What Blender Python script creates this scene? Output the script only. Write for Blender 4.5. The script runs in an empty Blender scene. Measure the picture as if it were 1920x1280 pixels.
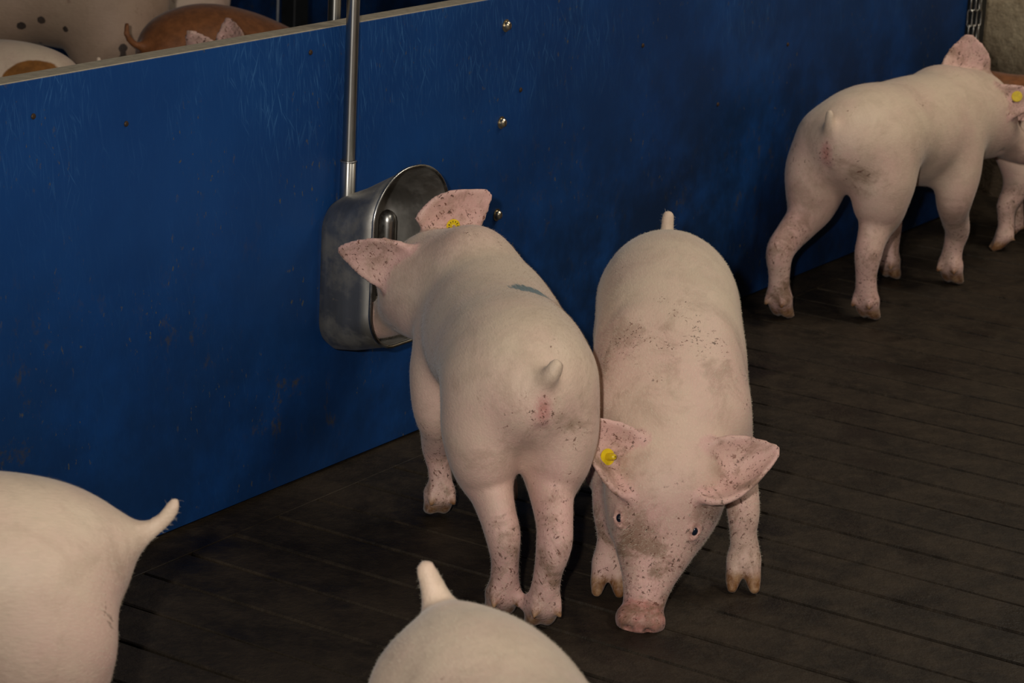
import bpy, bmesh, math, random
import numpy as np
from mathutils import Matrix, Vector

random.seed(7)
rng = np.random.default_rng(7)
scene = bpy.context.scene
col = scene.collection
R = math.radians

# ------------------------------------------------------------------ camera
FPX, CAM_H = 4735.0, 1.55
PITCH, ROLL = R(16.1), R(2.95)
fwd = np.array([0, math.cos(PITCH), -math.sin(PITCH)])
up0 = np.cross(np.array([1., 0, 0]), fwd)
upv = math.cos(ROLL) * up0 - math.sin(ROLL) * np.array([1., 0, 0])
rightv = np.cross(fwd, upv)
cam_data = bpy.data.cameras.new('camera')
cam = bpy.data.objects.new('camera', cam_data)
col.objects.link(cam)
M = Matrix.Identity(4)
for i in range(3):
    M[i][0], M[i][1], M[i][2] = rightv[i], upv[i], -fwd[i]
M[2][3] = CAM_H
cam.matrix_world = M
cam_data.sensor_width = 36.0
cam_data.lens = FPX / 1920 * 36
cam_data.clip_start = 0.05
cam_data.clip_end = 60
cam_data.dof.use_dof = True
cam_data.dof.focus_distance = 4.25
cam_data.dof.aperture_fstop = 11
scene.camera = cam

# ------------------------------------------------------------------ world, lights, exposure
world = bpy.data.worlds.new('barn_air')
scene.world = world
world.use_nodes = True
world.node_tree.nodes['Background'].inputs[0].default_value = (0.75, 0.87, 1.0, 1)
world.node_tree.nodes['Background'].inputs[1].default_value = 0.038


def aim(o, target):
    d = Vector(target) - o.location
    o.rotation_euler = d.to_track_quat('-Z', 'Y').to_euler()


fl = bpy.data.lights.new('camera_flash', 'SPOT')
fl.energy = 420
fl.color = (1.0, 0.965, 0.92)
fl.shadow_soft_size = 0.035
fl.spot_size = R(48)
fl.spot_blend = 1.0
flo = bpy.data.objects.new('camera_flash', fl)
flo.location = (-0.17, 0.02, 1.68)
col.objects.link(flo)
aim(flo, (-.1, 5.0, 0.68))

for i, (x, y) in enumerate(((2.1, 2.2), (2.1, 5.2))):
    al = bpy.data.lights.new('ceiling_lamp', 'AREA')
    al.shape = 'RECTANGLE'
    al.size, al.size_y = 0.35, 1.5
    al.energy = 42
    al.color = (1.0, 0.93, 0.82)
    ao = bpy.data.objects.new('ceiling_lamp', al)
    ao.location = (x, y, 2.9)
    col.objects.link(ao)

vs = scene.view_settings
vs.view_transform = 'Standard'
vs.look = 'None'
vs.exposure = -0.1
vs.gamma = 1.0
vs.use_curve_mapping = False
scene.cycles.use_denoising = True
scene.cycles.max_bounces = 5

# ------------------------------------------------------------------ the pen partition frame: s along it, v out of it, z up
TH = R(32.295)
WD = np.array([math.sin(TH), math.cos(TH), 0.])
WN = np.array([math.cos(TH), -math.sin(TH), 0.])
OFF = -2.6545


def W(s, v, z):
    return s * WD + (OFF + v) * WN + np.array([0, 0, z])


def ground(px, py, z=0.0):
    r = fwd + rightv * ((px - 960) / FPX) - upv * ((py - 640) / FPX)
    t = (z - CAM_H) / r[2]
    return np.array([0, 0, CAM_H]) + t * r


WALL_ROT = math.atan2(WD[1], WD[0])      # local x = along the partition; local -y = out of it


# ------------------------------------------------------------------ helpers
def tag(o, label=None, cat=None, group=None, kind=None):
    if label: o['label'] = label
    if cat: o['category'] = cat
    if group: o['group'] = group
    if kind: o['kind'] = kind
    return o


def empty(name, loc, rz=0.0):
    o = bpy.data.objects.new(name, None)
    o.empty_display_size = 0.05
    o.location = Vector(loc)
    o.rotation_euler = (0, 0, rz)
    col.objects.link(o)
    return o


def link(name, me, mat=None, parent=None, smooth=False):
    o = bpy.data.objects.new(name, me)
    col.objects.link(o)
    if mat is not None:
        me.materials.clear()
        me.materials.append(mat)
    if parent is not None:
        o.parent = parent
    if smooth:
        me.polygons.foreach_set('use_smooth', [True] * len(me.polygons))
    return o


def mesh_from(verts, faces, name='m'):
    me = bpy.data.meshes.new(name)
    me.from_pydata([tuple(v) for v in verts], [], faces)
    me.update()
    return me


def bm_mesh(bm, name='m'):
    me = bpy.data.meshes.new(name)
    bmesh.ops.recalc_face_normals(bm, faces=bm.faces)
    bm.to_mesh(me)
    bm.free()
    return me


def box_bm(x0, x1, y0, y1, z0, z1, bevel=0.0, seg=1):
    bm = bmesh.new()
    bmesh.ops.create_cube(bm, size=1.0)
    for v in bm.verts:
        v.co = Vector((x0 + (v.co.x + .5) * (x1 - x0), y0 + (v.co.y + .5) * (y1 - y0), z0 + (v.co.z + .5) * (z1 - z0)))
    if bevel:
        bmesh.ops.bevel(bm, geom=list(bm.edges), offset=bevel, segments=seg, affect='EDGES')
    return bm


def lathe(profile, n=24, axis='z', closed=True):
    """profile: list of (r, h)"""
    verts, faces = [], []
    for r, h in profile:
        for k in range(n):
            a = 2 * math.pi * k / n
            c, s = r * math.cos(a), r * math.sin(a)
            verts.append({'z': (c, s, h), 'y': (c, -h, s), 'x': (h, c, s)}[axis])
    m = len(profile)
    for i in range(m - 1):
        for k in range(n):
            a, b = i * n + k, i * n + (k + 1) % n
            faces.append((a, b, b + n, a + n))
    if closed:
        faces.append(tuple(range(n))[::-1])
        faces.append(tuple((m - 1) * n + k for k in range(n)))
    bm = bmesh.new()
    vs_ = [bm.verts.new(v) for v in verts]
    for f in faces:
        bm.faces.new([vs_[i] for i in f])
    return bm_mesh(bm)


def tube_mesh(pts, rad, n=12, closed=False):
    pts = [np.array(p, float) for p in pts]
    m = len(pts)
    verts, faces = [], []
    ref = np.array([0.13, 0.31, 0.94])
    for i, p in enumerate(pts):
        if closed:
            t = pts[(i + 1) % m] - pts[i - 1]
        else:
            t = pts[min(i + 1, m - 1)] - pts[max(i - 1, 0)]
        t = t / np.linalg.norm(t)
        if abs(t @ ref) > 0.93: ref = np.array([0.9, 0.4, 0.1])
        a = ref - (ref @ t) * t
        a /= np.linalg.norm(a)
        ref = a
        b = np.cross(t, a)
        r = rad[i] if hasattr(rad, '__len__') else rad
        for k in range(n):
            w = 2 * math.pi * k / n
            verts.append(p + r * (math.cos(w) * a + math.sin(w) * b))
    for i in range(m if closed else m - 1):
        j = (i + 1) % m
        for k in range(n):
            l = (k + 1) % n
            faces.append((i * n + k, i * n + l, j * n + l, j * n + k))
    if not closed:
        faces.append(tuple(range(n))[::-1])
        faces.append(tuple((m - 1) * n + k for k in range(n)))
    return mesh_from(verts, faces)


# ------------------------------------------------------------------ materials
class NT:
    def __init__(self, name):
        self.mat = bpy.data.materials.new(name)
        self.mat.use_nodes = True
        self.t = self.mat.node_tree
        self.n = self.t.nodes
        self.b = self.n['Principled BSDF']
        self._co = None

    def node(self, kind, **kw):
        x = self.n.new(kind)
        for k, v in kw.items():
            setattr(x, k, v)
        return x

    def set(self, sock, v):
        if hasattr(v, 'is_output') or isinstance(v, bpy.types.NodeSocket):
            self.t.links.new(v, sock)
        else:
            sock.default_value = v if not (isinstance(v, tuple) and len(v) == 3 and sock.type == 'RGBA') else (*v, 1)

    def co(self):
        if self._co is None:
            self._co = self.node('ShaderNodeTexCoord').outputs['Object']
        return self._co

    def rotated(self, rot, scale, loc=(0, 0, 0)):
        return self.mapping(scale=scale, loc=loc, vec=self.mapping(rot=rot))

    def mapping(self, scale=(1, 1, 1), rot=(0, 0, 0), loc=(0, 0, 0), vec=None):
        m = self.node('ShaderNodeMapping')
        self.set(m.inputs['Vector'], vec if vec is not None else self.co())
        m.inputs['Scale'].default_value = scale
        m.inputs['Rotation'].default_value = rot
        m.inputs['Location'].default_value = loc
        return m.outputs[0]

    def noise(self, scale, detail=3, rough=0.55, vec=None, dist=0.0):
        x = self.node('ShaderNodeTexNoise')
        self.set(x.inputs['Vector'], vec if vec is not None else self.co())
        x.inputs['Scale'].default_value = scale
        x.inputs['Detail'].default_value = detail
        x.inputs['Roughness'].default_value = rough
        x.inputs['Distortion'].default_value = dist
        return x.outputs['Fac']

    def ramp(self, fac, a, b, lo=0.0, hi=1.0):
        x = self.node('ShaderNodeMapRange')
        x.interpolation_type = 'SMOOTHSTEP'
        self.set(x.inputs['Value'], fac)
        x.inputs['From Min'].default_value = a
        x.inputs['From Max'].default_value = b
        x.inputs['To Min'].default_value = lo
        x.inputs['To Max'].default_value = hi
        return x.outputs['Result']

    def math(self, op, a, b=0.0, clamp=False):
        x = self.node('ShaderNodeMath', operation=op, use_clamp=clamp)
        self.set(x.inputs[0], a)
        self.set(x.inputs[1], b)
        return x.outputs[0]

    def mix(self, fac, a, b):
        x = self.node('ShaderNodeMix', data_type='RGBA')
        self.set(x.inputs[0], fac)
        self.set(x.inputs[6], a)
        self.set(x.inputs[7], b)
        return x.outputs[2]

    def sep(self, vec):
        x = self.node('ShaderNodeSeparateXYZ')
        self.set(x.inputs[0], vec)
        return x.outputs

    def bump(self, h, strength=0.3, dist=0.01):
        x = self.node('ShaderNodeBump')
        self.set(x.inputs['Height'], h)
        x.inputs['Strength'].default_value = strength
        x.inputs['Distance'].default_value = dist
        self.set(self.b.inputs['Normal'], x.outputs[0])

    def out(self, color=None, rough=None, metal=None, spec=None):
        if color is not None: self.set(self.b.inputs['Base Color'], color)
        if rough is not None: self.set(self.b.inputs['Roughness'], rough)
        if metal is not None: self.set(self.b.inputs['Metallic'], metal)
        if spec is not None: self.set(self.b.inputs['Specular IOR Level'], spec)
        return self.mat


def mat_blue():
    m = NT('blue_panel')
    z = m.sep(m.co())[2]
    big = m.noise(2.2, 4)
    c = m.mix(m.ramp(big, .3, .7), (.0045, .036, .140), (.0068, .050, .180))
    # fine pale scratches, dense in a band under the top edge
    band = m.math('MULTIPLY', m.ramp(z, .50, .76), m.ramp(m.noise(3.5, 3, vec=m.mapping(loc=(3, 1, 2))), .38, .62))
    def scr(rot, sx, lo, hi, loc):
        v = m.rotated((0, rot, 0), (sx, 1, 13), loc)
        return m.ramp(m.noise(1.0, 2, .6, vec=v, dist=.25), lo, hi)
    s1 = scr(R(14), 230, .58, .72, (0, 0, 0))
    s2 = scr(R(-20), 210, .60, .74, (4, 0, 3))
    s3 = scr(R(38), 190, .62, .76, (9, 0, 7))
    s4 = scr(R(3), 420, .54, .72, (19, 0, 1))
    sc = m.math('MAXIMUM', m.math('MAXIMUM', s1, s2), m.math('MAXIMUM', s3, m.math('MULTIPLY', s4, .7)))
    sc = m.math('MULTIPLY', sc, m.math('ADD', m.math('MULTIPLY', band, .50), .05))
    c = m.mix(sc, c, (.055, .17, .36))
    # pale chips
    chip = m.ramp(m.noise(75, 2, .7, vec=m.mapping(loc=(5, 5, 5))), .765, .80)
    c = m.mix(m.math('MULTIPLY', chip, .5), c, (.16, .26, .38))
    # dried dung splashes, mostly low down
    d1 = m.ramp(m.noise(26, 5, .75, vec=m.mapping(scale=(1, 1, .7), loc=(1, 0, 8))), .54, .68)
    dz = m.ramp(z, .75, .15)
    d2 = m.ramp(m.noise(3.2, 3, vec=m.mapping(loc=(7, 0, 1))), .46, .60)
    dirt = m.math('MULTIPLY', m.math('MULTIPLY', d1, d2), m.math('MULTIPLY', dz, .9))
    c = m.mix(dirt, c, (.060, .050, .028))
    fk = m.ramp(m.noise(1, 3, .7, vec=m.mapping(scale=(95, 95, 45), loc=(6, 0, 2))), .62, .68)
    fg = m.ramp(m.noise(6, 3, vec=m.mapping(loc=(3, 3, 9))), .46, .62)
    flecks = m.math('MULTIPLY', m.math('MULTIPLY', fk, fg), .8)
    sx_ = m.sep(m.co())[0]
    falloff = m.math('ADD', m.ramp(z, .75, .10, .0, .62), m.ramp(sx_, -.2, 1.6, .0, .50))  # darkening towards floor and right end, painted in as flash falloff
    grime_falloff = m.math('MULTIPLY', m.ramp(m.noise(4, 6, .68, vec=m.mapping(loc=(2, 9, 4))), .25, .62), m.math('MINIMUM', falloff, .88))
    c = m.mix(grime_falloff, c, (.0040, .014, .038))  # noisy grime film that also carries the painted falloff
    c = m.mix(flecks, c, (.085, .075, .042))
    m.bump(m.noise(40, 4), .12, .003)
    return m.out(c, m.math('ADD', m.math('MULTIPLY', dirt, .25), .52), spec=.18)


def mat_plain(name, color, rough=.5, metal=0.0, var=.15, scale=40, spec=.4, bump=.1):
    m = NT(name)
    k = m.noise(scale, 4)
    dark = tuple(c * (1 - var * 2) for c in color)
    c = m.mix(m.ramp(k, .3, .7), dark, color)
    if bump: m.bump(k, bump, .003)
    return m.out(c, rough, metal, spec)


def mat_steel(name, base=(.50, .48, .44), rough=.27, grime=.6, metal=1.0):
    m = NT(name)
    streak = m.noise(1.0, 4, .6, vec=m.mapping(scale=(30, 30, 4)))
    cloud = m.noise(14, 5, .65)
    c = m.mix(m.ramp(streak, .3, .7), tuple(x * .7 for x in base), base)
    g = m.math('MULTIPLY', m.ramp(cloud, .45, .72), grime)
    c = m.mix(g, c, (.10, .085, .065))
    rust = m.math('MULTIPLY', m.ramp(m.noise(34, 4, .7, vec=m.mapping(loc=(3, 3, 3))), .64, .74), grime)
    c = m.mix(rust, c, (.11, .05, .018))
    m.bump(streak, .08, .002)
    ro = m.math('ADD', m.math('MULTIPLY', g, .35), rough)
    return m.out(c, ro, m.math('SUBTRACT', metal, m.math('MULTIPLY', m.math('MAXIMUM', g, rust), .65 * metal)))


def mat_floor():
    m = NT('grimy_concrete_slat')
    info = m.node('ShaderNodeObjectInfo').outputs['Random']
    wv = m.node('ShaderNodeVectorMath', operation='ADD')
    geo = m.node('ShaderNodeNewGeometry').outputs['Position']
    m.set(wv.inputs[0], geo)
    m.set(wv.inputs[1], (0, 0, 0))
    p = wv.outputs[0]
    a = m.noise(7, 6, .68, vec=p, dist=.4)
    b = m.noise(30, 5, .7, vec=p)
    c = m.mix(m.ramp(a, .3, .72), (.0120, .0078, .0044), (.036, .0245, .0142))
    c = m.mix(m.math('MULTIPLY', m.ramp(b, .42, .7), .5), c, (.050, .034, .020))
    wet = m.ramp(m.noise(5, 4, .6, vec=m.mapping(loc=(3, 7, 1), vec=p)), .52, .68)
    c = m.mix(m.math('MULTIPLY', wet, .75), c, (.0075, .0055, .0040))
    c = m.mix(m.math('MULTIPLY', info, .25), c, (.022, .018, .013))
    fleck = m.ramp(m.noise(230, 2, .7, vec=p), .78, .82)
    c = m.mix(m.math('MULTIPLY', fleck, .7), c, (.16, .13, .09))
    m.bump(m.math('ADD', b, m.math('MULTIPLY', m.noise(110, 3, .7, vec=p), .4)), .6, .006)
    return m.out(c, m.math('SUBTRACT', .62, m.math('MULTIPLY', wet, .2)), spec=.22)


def mat_concrete():
    m = NT('rough_concrete')
    a = m.noise(5, 6, .7)
    b = m.noise(28, 6, .75)
    z = m.sep(m.co())[2]
    c = m.mix(m.ramp(a, .3, .7), (.42, .32, .20), (.60, .48, .31))
    c = m.mix(m.math('MULTIPLY', m.ramp(b, .48, .68), .6), c, (.26, .18, .10))
    low = m.math('MULTIPLY', m.ramp(m.math('ADD', z, m.math('MULTIPLY', a, .25)), .72, .40), .92)
    c = m.mix(low, c, (.045, .026, .014))
    m.bump(m.math('ADD', a, b), .9, .02)
    return m.out(c, .85, spec=.2)


def mat_skin(name, light, pink, brown=None, mark=None, dirt=1.0):
    """paint attribute: r pinkness, g dirt weight, b horn, a coat patch"""
    m = NT(name)
    at = m.node('ShaderNodeAttribute', attribute_name='paint')
    ch = m.node('ShaderNodeSeparateColor')
    m.set(ch.inputs[0], at.outputs['Color'])
    pk, dw, horn = ch.outputs[0], ch.outputs[1], ch.outputs[2]
    patch = at.outputs['Alpha']
    n1 = m.noise(9, 4, .6)
    n2 = m.noise(45, 4, .65)
    f = m.math('ADD', pk, m.math('MULTIPLY', m.math('SUBTRACT', n1, .5), 1.3), clamp=True)
    c = m.mix(f, light, pink)
    c = m.mix(m.math('MULTIPLY', m.ramp(n2, .45, .7), .25), c, tuple(x * .80 for x in light))
    # hair lay: fine streaks
    hair = m.noise(1.0, 3, .6, vec=m.mapping(scale=(55, 420, 300)))
    c = m.mix(m.math('MULTIPLY', m.ramp(hair, .5, .72), .30), c, tuple(min(1, x * 1.16) for x in light))
    if brown is not None:
        bc = m.mix(m.ramp(n2, .3, .7), tuple(x * .65 for x in brown), brown)
        c = m.mix(m.ramp(m.math('ADD', patch, m.math('MULTIPLY', m.math('SUBTRACT', n2, .5), .25)), .42, .58), c, bc)
    # raw rosy skin: snout disc, eyelids, vent
    ry = m.node('ShaderNodeAttribute', attribute_name='rosy').outputs['Fac']
    c = m.mix(m.math('MULTIPLY', ry, .85), c, m.mix(m.ramp(n2, .35, .7), (.42, .155, .125), (.55, .265, .215)))
    # smears
    sm = m.ramp(m.noise(13, 5, .7, vec=m.mapping(loc=(4, 2, 9)), dist=.5), .46, .64)
    c = m.mix(m.math('MULTIPLY', m.math('MULTIPLY', sm, dw), .80 * dirt), c, (.17, .10, .052))
    # crusts, specks and scratches in patches
    v1 = m.rotated((.4, .3, .9), (38, 120, 120))
    v2 = m.rotated((.9, 1.1, .3), (30, 140, 110), (3, 5, 1))
    sp = m.math('MAXIMUM', m.ramp(m.noise(1, 3, .7, vec=v1), .615, .665), m.ramp(m.noise(1, 3, .7, vec=v2), .62, .67))
    dots = m.ramp(m.noise(150, 3, .7, vec=m.mapping(loc=(1, 6, 2))), .615, .66)
    g1 = m.ramp(m.math('ADD', m.noise(9, 3, vec=m.mapping(loc=(8, 1, 3))), m.math('MULTIPLY', m.math('SUBTRACT', dw, .5), .44)), .47, .60)
    g2 = m.ramp(m.math('ADD', m.noise(14, 3, vec=m.mapping(loc=(5, 5, 3))), m.math('MULTIPLY', m.math('SUBTRACT', dw, .5), .44)), .49, .61)
    k = m.math('MAXIMUM', m.math('MULTIPLY', sp, g1), m.math('MULTIPLY', dots, g2))
    c = m.mix(m.math('MULTIPLY', k, m.ramp(n1, .2, .7, .60 * dirt, .95 * dirt)), c, m.mix(m.ramp(n2, .4, .6), (.055, .030, .018), (.15, .050, .030)))
    hc = m.mix(m.ramp(n2, .4, .65), (.17, .070, .022), (.34, .19, .095))
    c = m.mix(horn, c, hc)
    if mark is not None:
        mk = m.node('ShaderNodeAttribute', attribute_name='mark').outputs['Fac']
        mf = m.ramp(m.math('ADD', mk, m.math('MULTIPLY', m.math('SUBTRACT', m.noise(1, 3, vec=m.mapping(scale=(40, 160, 60))), .5), .9)), .42, .75)
        c = m.mix(m.math('MULTIPLY', mf, .9), c, mark)
    h = m.math('ADD', m.math('MULTIPLY', m.noise(1, 3, .6, vec=m.mapping(scale=(90, 380, 300))), .45), m.math('ADD', m.math('MULTIPLY', m.noise(120, 3), .4), m.math('MULTIPLY', m.noise(11, 3, .5), 1.4)))
    m.bump(h, .26, .006)
    m.b.inputs['Subsurface Weight'].default_value = 0.0
    m.b.inputs['Sheen Weight'].default_value = 0.12
    m.b.inputs['Sheen Roughness'].default_value = 0.4
    return m.out(c, .55, spec=.25)


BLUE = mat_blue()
EDGE = mat_plain('raw_panel_edge', (.40, .33, .235), .7, var=.12, scale=60)
def mat_pipe():
    m = NT('stainless_pipe')
    tg = m.node('ShaderNodeTangent', direction_type='RADIAL', axis='Z')
    m.set(m.b.inputs['Tangent'], tg.outputs[0])
    m.b.inputs['Anisotropic'].default_value = .92
    m.b.inputs['Anisotropic Rotation'].default_value = .25
    k = m.noise(1.0, 4, .6, vec=m.mapping(scale=(40, 40, 9)))
    return m.out(m.mix(m.ramp(k, .3, .7), (.60, .57, .51), (.78, .75, .68)), .42, 1.0)


STEEL = mat_pipe()
BOWLM = mat_steel('drinker_steel', (.40, .375, .335), .52, .45)
RIMM = mat_steel('rim_steel', (.50, .48, .44), .25, .35)
BOLTM = mat_steel('bolt_steel', (.55, .47, .34), .25, .5)
SCREWM = mat_plain('rusty_screw', (.06, .035, .02), .6, .5)
FLOORM = mat_floor()
BASEM = mat_plain('slurry_dark', (.0045, .0032, .002), .9, var=.3, scale=12, spec=.03)
CONC = mat_concrete()
DARKM = mat_plain('dark_post_paint', (.018, .019, .020), .5, .3)
GALV = mat_steel('galvanised', (.42, .41, .38), .4, .6)
CHAINM = mat_steel('chain_steel', (.6, .56, .48), .25, .2)
YELLOW = mat_plain('yellow_tag_plastic', (.72, .50, .008), .4, var=.1, scale=90)
INK = mat_plain('tag_print', (.05, .045, .01), .6, var=.1)
RODM = mat_plain('pale_rod_plastic', (.5, .5, .52), .5)
EYEM = NT('eye').out((.006, .010, .020), .06, spec=.6)

CREAM, PINK = (.635, .485, .350), (.60, .350, .297)
SKIN = mat_skin('pig_skin', CREAM, PINK)
SKIN_MARK = mat_skin('pig_skin_marked', CREAM, PINK, mark=(.055, .125, .135))
SKIN_BROWN = mat_skin('brown_coat', CREAM, PINK, brown=(.235, .082, .026))
SKIN_SPOT = mat_skin('spotted_coat', (.38, .265, .18), (.37, .235, .17), brown=(.07, .05, .04))
SKIN_PATCH = mat_skin('patched_coat', CREAM, PINK, brown=(.27, .105, .022))
BRISTLE = NT('bristle').out((.62, .53, .40), .5, spec=.2)
BRISTLE_BROWN = NT('bristle_brown').out((.24, .09, .03), .5, spec=.2)

# ------------------------------------------------------------------ setting
WROT = Matrix.Rotation(WALL_ROT, 4, 'Z')


def wall_obj(name, bm_or_me, mat, s, v, z=0.0, parent=None, smooth=False, local=None):
    """mesh drawn with x along the partition, -y out of it, z up; put at (s, v, z)"""
    me = bm_mesh(bm_or_me) if isinstance(bm_or_me, bmesh.types.BMesh) else bm_or_me
    o = link(name, me, mat, parent, smooth)
    if parent is None:
        o.location = Vector(W(s, v, z))
        o.rotation_euler = (0, 0, WALL_ROT)
    else:
        o.location = local if local is not None else (0, 0, 0)
    return o


# floor base, then the slats that run out from the partition
fm = mesh_from([(-4, 0, -.12), (5, 0, -.12), (5, 11, -.12), (-4, 11, -.12), (-4, 0, -.008), (5, 0, -.008), (5, 11, -.008), (-4, 11, -.008)],
               [(0, 3, 2, 1), (4, 5, 6, 7), (0, 1, 5, 4), (1, 2, 6, 5), (2, 3, 7, 6), (3, 0, 4, 7)])
floor = tag(link('floor', fm, BASEM), kind='structure')
SLAT, GAP = 0.118, 0.006


def slat_mesh(length, seed):
    rr = random.Random(seed)
    nseg = 9
    w = SLAT - GAP
    verts, faces = [], []
    for i in range(nseg + 1):
        y = -length * i / nseg
        e = [rr.uniform(-.0018, .0018) for _ in range(4)]
        verts += [(-w / 2 + e[0], y, -.05), (-w / 2 + e[0], y, -.003), (-w / 2 + .0025 + e[1], y, e[2] * .5), (w / 2 - .0025 + e[3], y, e[2] * .5),
                  (w / 2 + e[3], y, -.003), (w / 2 + e[3], y, -.05)]
    for i in range(nseg):
        a, b = i * 6, i * 6 + 6
        for k in range(5):
            faces.append((a + k, a + k + 1, b + k + 1, b + k))
    faces.append(tuple(range(6)))
    faces.append(tuple(nseg * 6 + k for k in range(6))[::-1])
    me = mesh_from(verts, faces)
    return me


slat_meshes = [slat_mesh(4.2, k) for k in range(5)]
for me in slat_meshes: me.materials.append(FLOORM)
ns = int((7.2 - .2) / SLAT)
for i in range(ns):
    o = bpy.data.objects.new('slat', slat_meshes[i % 5])
    col.objects.link(o)
    o.parent = floor
    o.location = Vector(W(.2 + i * SLAT, 0.081, random.uniform(-.002, .0)))
    o.rotation_euler = (0, 0, WALL_ROT)
o = wall_obj('ledge', box_bm(-3.5, 4.0, -.08, .10, -.05, -.001, .001), FLOORM, 3.6, 0.0)
o.parent = floor
far_floor = wall_obj('floor_slab', box_bm(-3.5, 4.2, .11, 3.6, -.05, 0.0, .004), FLOORM, 3.6, 0.0)
far_floor.parent = floor

# the partition itself
WALL_H, WALL_T, S0, S1 = 0.8328, 0.043, 0.5, 6.42
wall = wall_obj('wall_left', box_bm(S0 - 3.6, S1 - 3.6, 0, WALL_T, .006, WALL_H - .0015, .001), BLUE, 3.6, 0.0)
tag(wall, kind='structure')
wall_obj('top_edge', box_bm(S0 - 3.6, S1 - 3.6, .0015, WALL_T - .001, WALL_H - .004, WALL_H, .0008), EDGE, 0, 0, parent=wall)

bolt_me = lathe([(.0125, 0), (.0125, .0016), (.0092, .002), (.0092, .004), (.0084, .0075), (.006, .0098), (.0025, .0108)], 18, 'y')
for z in (.775, .583, .3965):
    b = wall_obj('bolt', bolt_me, BOLTM, 0, 0, parent=wall, smooth=False, local=(4.118 - 3.6, 0, z))
    sl = wall_obj('bolt_slot', box_bm(-.0012, .0012, -.0113, -.009, -.006, .006), SCREWM, 0, 0, parent=b)
screw_me = lathe([(.0048, 0), (.0048, .0012), (.0035, .0026), (.0012, .003)], 12, 'y')
for s, z in ((2.801, .775), (3.013, .734), (3.493, .794), (4.183, .64), (4.66, .675), (2.55, .66), (5.35, .60), (5.02, .5)):
    wall_obj('screw', screw_me, SCREWM, 0, 0, parent=wall, local=(s - 3.6, 0, z))

# end of the pen: concrete wall, post, chains
cw = wall_obj('wall_right', box_bm(0, .25, -4.2, .25, -.04, 2.6, .01), CONC, 6.76, 0.0)
tag(cw, kind='structure')
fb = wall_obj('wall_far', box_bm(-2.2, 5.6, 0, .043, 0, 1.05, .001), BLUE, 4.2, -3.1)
tag(fb, kind='structure')
wall_obj('top_edge', box_bm(-2.2, 5.6, .0015, .0415, 1.048, 1.052, .0008), EDGE, 0, 0, parent=fb)

post = empty('steel_post', W(6.485, 0, 0), WALL_ROT)
tag(post, 'dark upright steel post between blue partition and concrete wall', 'post')
link('upright', bm_mesh(box_bm(-.022, .022, -.02, .04, 0, 1.9, .003)), DARKM, post)
link('flange', bm_mesh(box_bm(.022, .030, .0, .04, 0, 1.9, .001)), DARKM, post)
foot = link('foot_bracket', bm_mesh(box_bm(-.018, .018, -.027, -.0195, .02, .17, .002)), GALV, post)
for z in (.05, .10, .145):
    bo = link('bolt', lathe([(.009, 0), (.009, .005), (.005, .0055), (.005, .010)], 6, 'y'), GALV, post)
    bo.location = (.0, -.026, z)


def link_mesh(L=.046, w=.0062, r=.0022):
    pts = []
    h = L / 2 - w
    for k in range(7):
        a = math.pi * k / 6
        pts.append((w * math.cos(a), 0, h + w * math.sin(a)))
    for k in range(7):
        a = math.pi + math.pi * k / 6
        pts.append((w * math.cos(a), 0, -h + w * math.sin(a)))
    return tube_mesh(pts, r, 6, closed=True)


lm = link_mesh()
lm.materials.append(CHAINM)
lm.polygons.foreach_set('use_smooth', [True] * len(lm.polygons))
for j, (s, v) in enumerate(((6.415, .012), (6.432, .018), (6.449, .024))):
    ch = empty('hanging_chain', W(s, v, .25), WALL_ROT)
    tag(ch, 'shiny steel chain hanging against dark post at end of blue partition', 'chain', 'chains hanging at the post')
    for k in range(30):
        lo = bpy.data.objects.new('link', lm)
        col.objects.link(lo)
        lo.parent = ch
        lo.location = (0, 0, .02 + k * .0405)
        lo.rotation_euler = (0, 0, R(20 + 90 * (k % 2) + j * 12))
    hk = link('hook', tube_mesh([(0, 0, .02 + 30 * .0405 - .01), (0, .0, .02 + 30 * .0405 + .03), (0.0, .03, 1.30)], .004, 8), CHAINM, ch)

# pieces of the pen behind
p2 = empty('dark_post', W(6.95, -3.02, 0), WALL_ROT)
# ------------------------------------------------------------------ water pipes and the drinker
wp = empty('water_pipe', W(3.585, .022, 0), WALL_ROT)
tag(wp, 'stainless steel water pipe running down the front of blue partition into the drinker', 'pipe', 'water pipes')
link('pipe', lathe([(.0118, .585), (.0118, 2.3)], 24), STEEL, wp, True)
link('sleeve', lathe([(.0140, .50), (.0140, .588), (.0118, .590)], 24), STEEL, wp, True)
cm = tube_mesh([(.0138 * math.cos(a), .0138 * math.sin(a), .590) for a in np.linspace(0, 2 * math.pi, 24, endpoint=False)], .0016, 8, True)
link('collar', cm, RIMM, wp, True)
wp2 = empty('water_pipe', W(3.640, -.060, 0), WALL_ROT)
tag(wp2, 'stainless steel water pipe standing behind the blue partition top edge', 'pipe', 'water pipes')
link('pipe', lathe([(.0118, .45), (.0118, 2.3)], 24), STEEL, wp2, True)
link('sleeve', lathe([(.0140, .36), (.0140, .45), (.0118, .452)], 24), STEEL, wp2, True)


def outline(hw, z0, z1, rt, rb, n=12, bow=0.0):
    """closed arch outline in x-z, counter clockwise, rt/rb top and bottom corner radii (x,z)"""
    pts = []
    (rtx, rtz), (rbx, rbz) = rt, rb
    for cx, cz, rx, rz, a0 in ((hw - rbx, z0 + rbz, rbx, rbz, -90), (hw - rtx, z1 - rtz, rtx, rtz, 0),
                               (-(hw - rtx), z1 - rtz, rtx, rtz, 90), (-(hw - rbx), z0 + rbz, rbx, rbz, 180)):
        for k in range(n + 1):
            a = R(a0 + 90 * k / n)
            pts.append((cx + rx * math.cos(a), cz + rz * math.sin(a)))
    return pts


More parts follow.
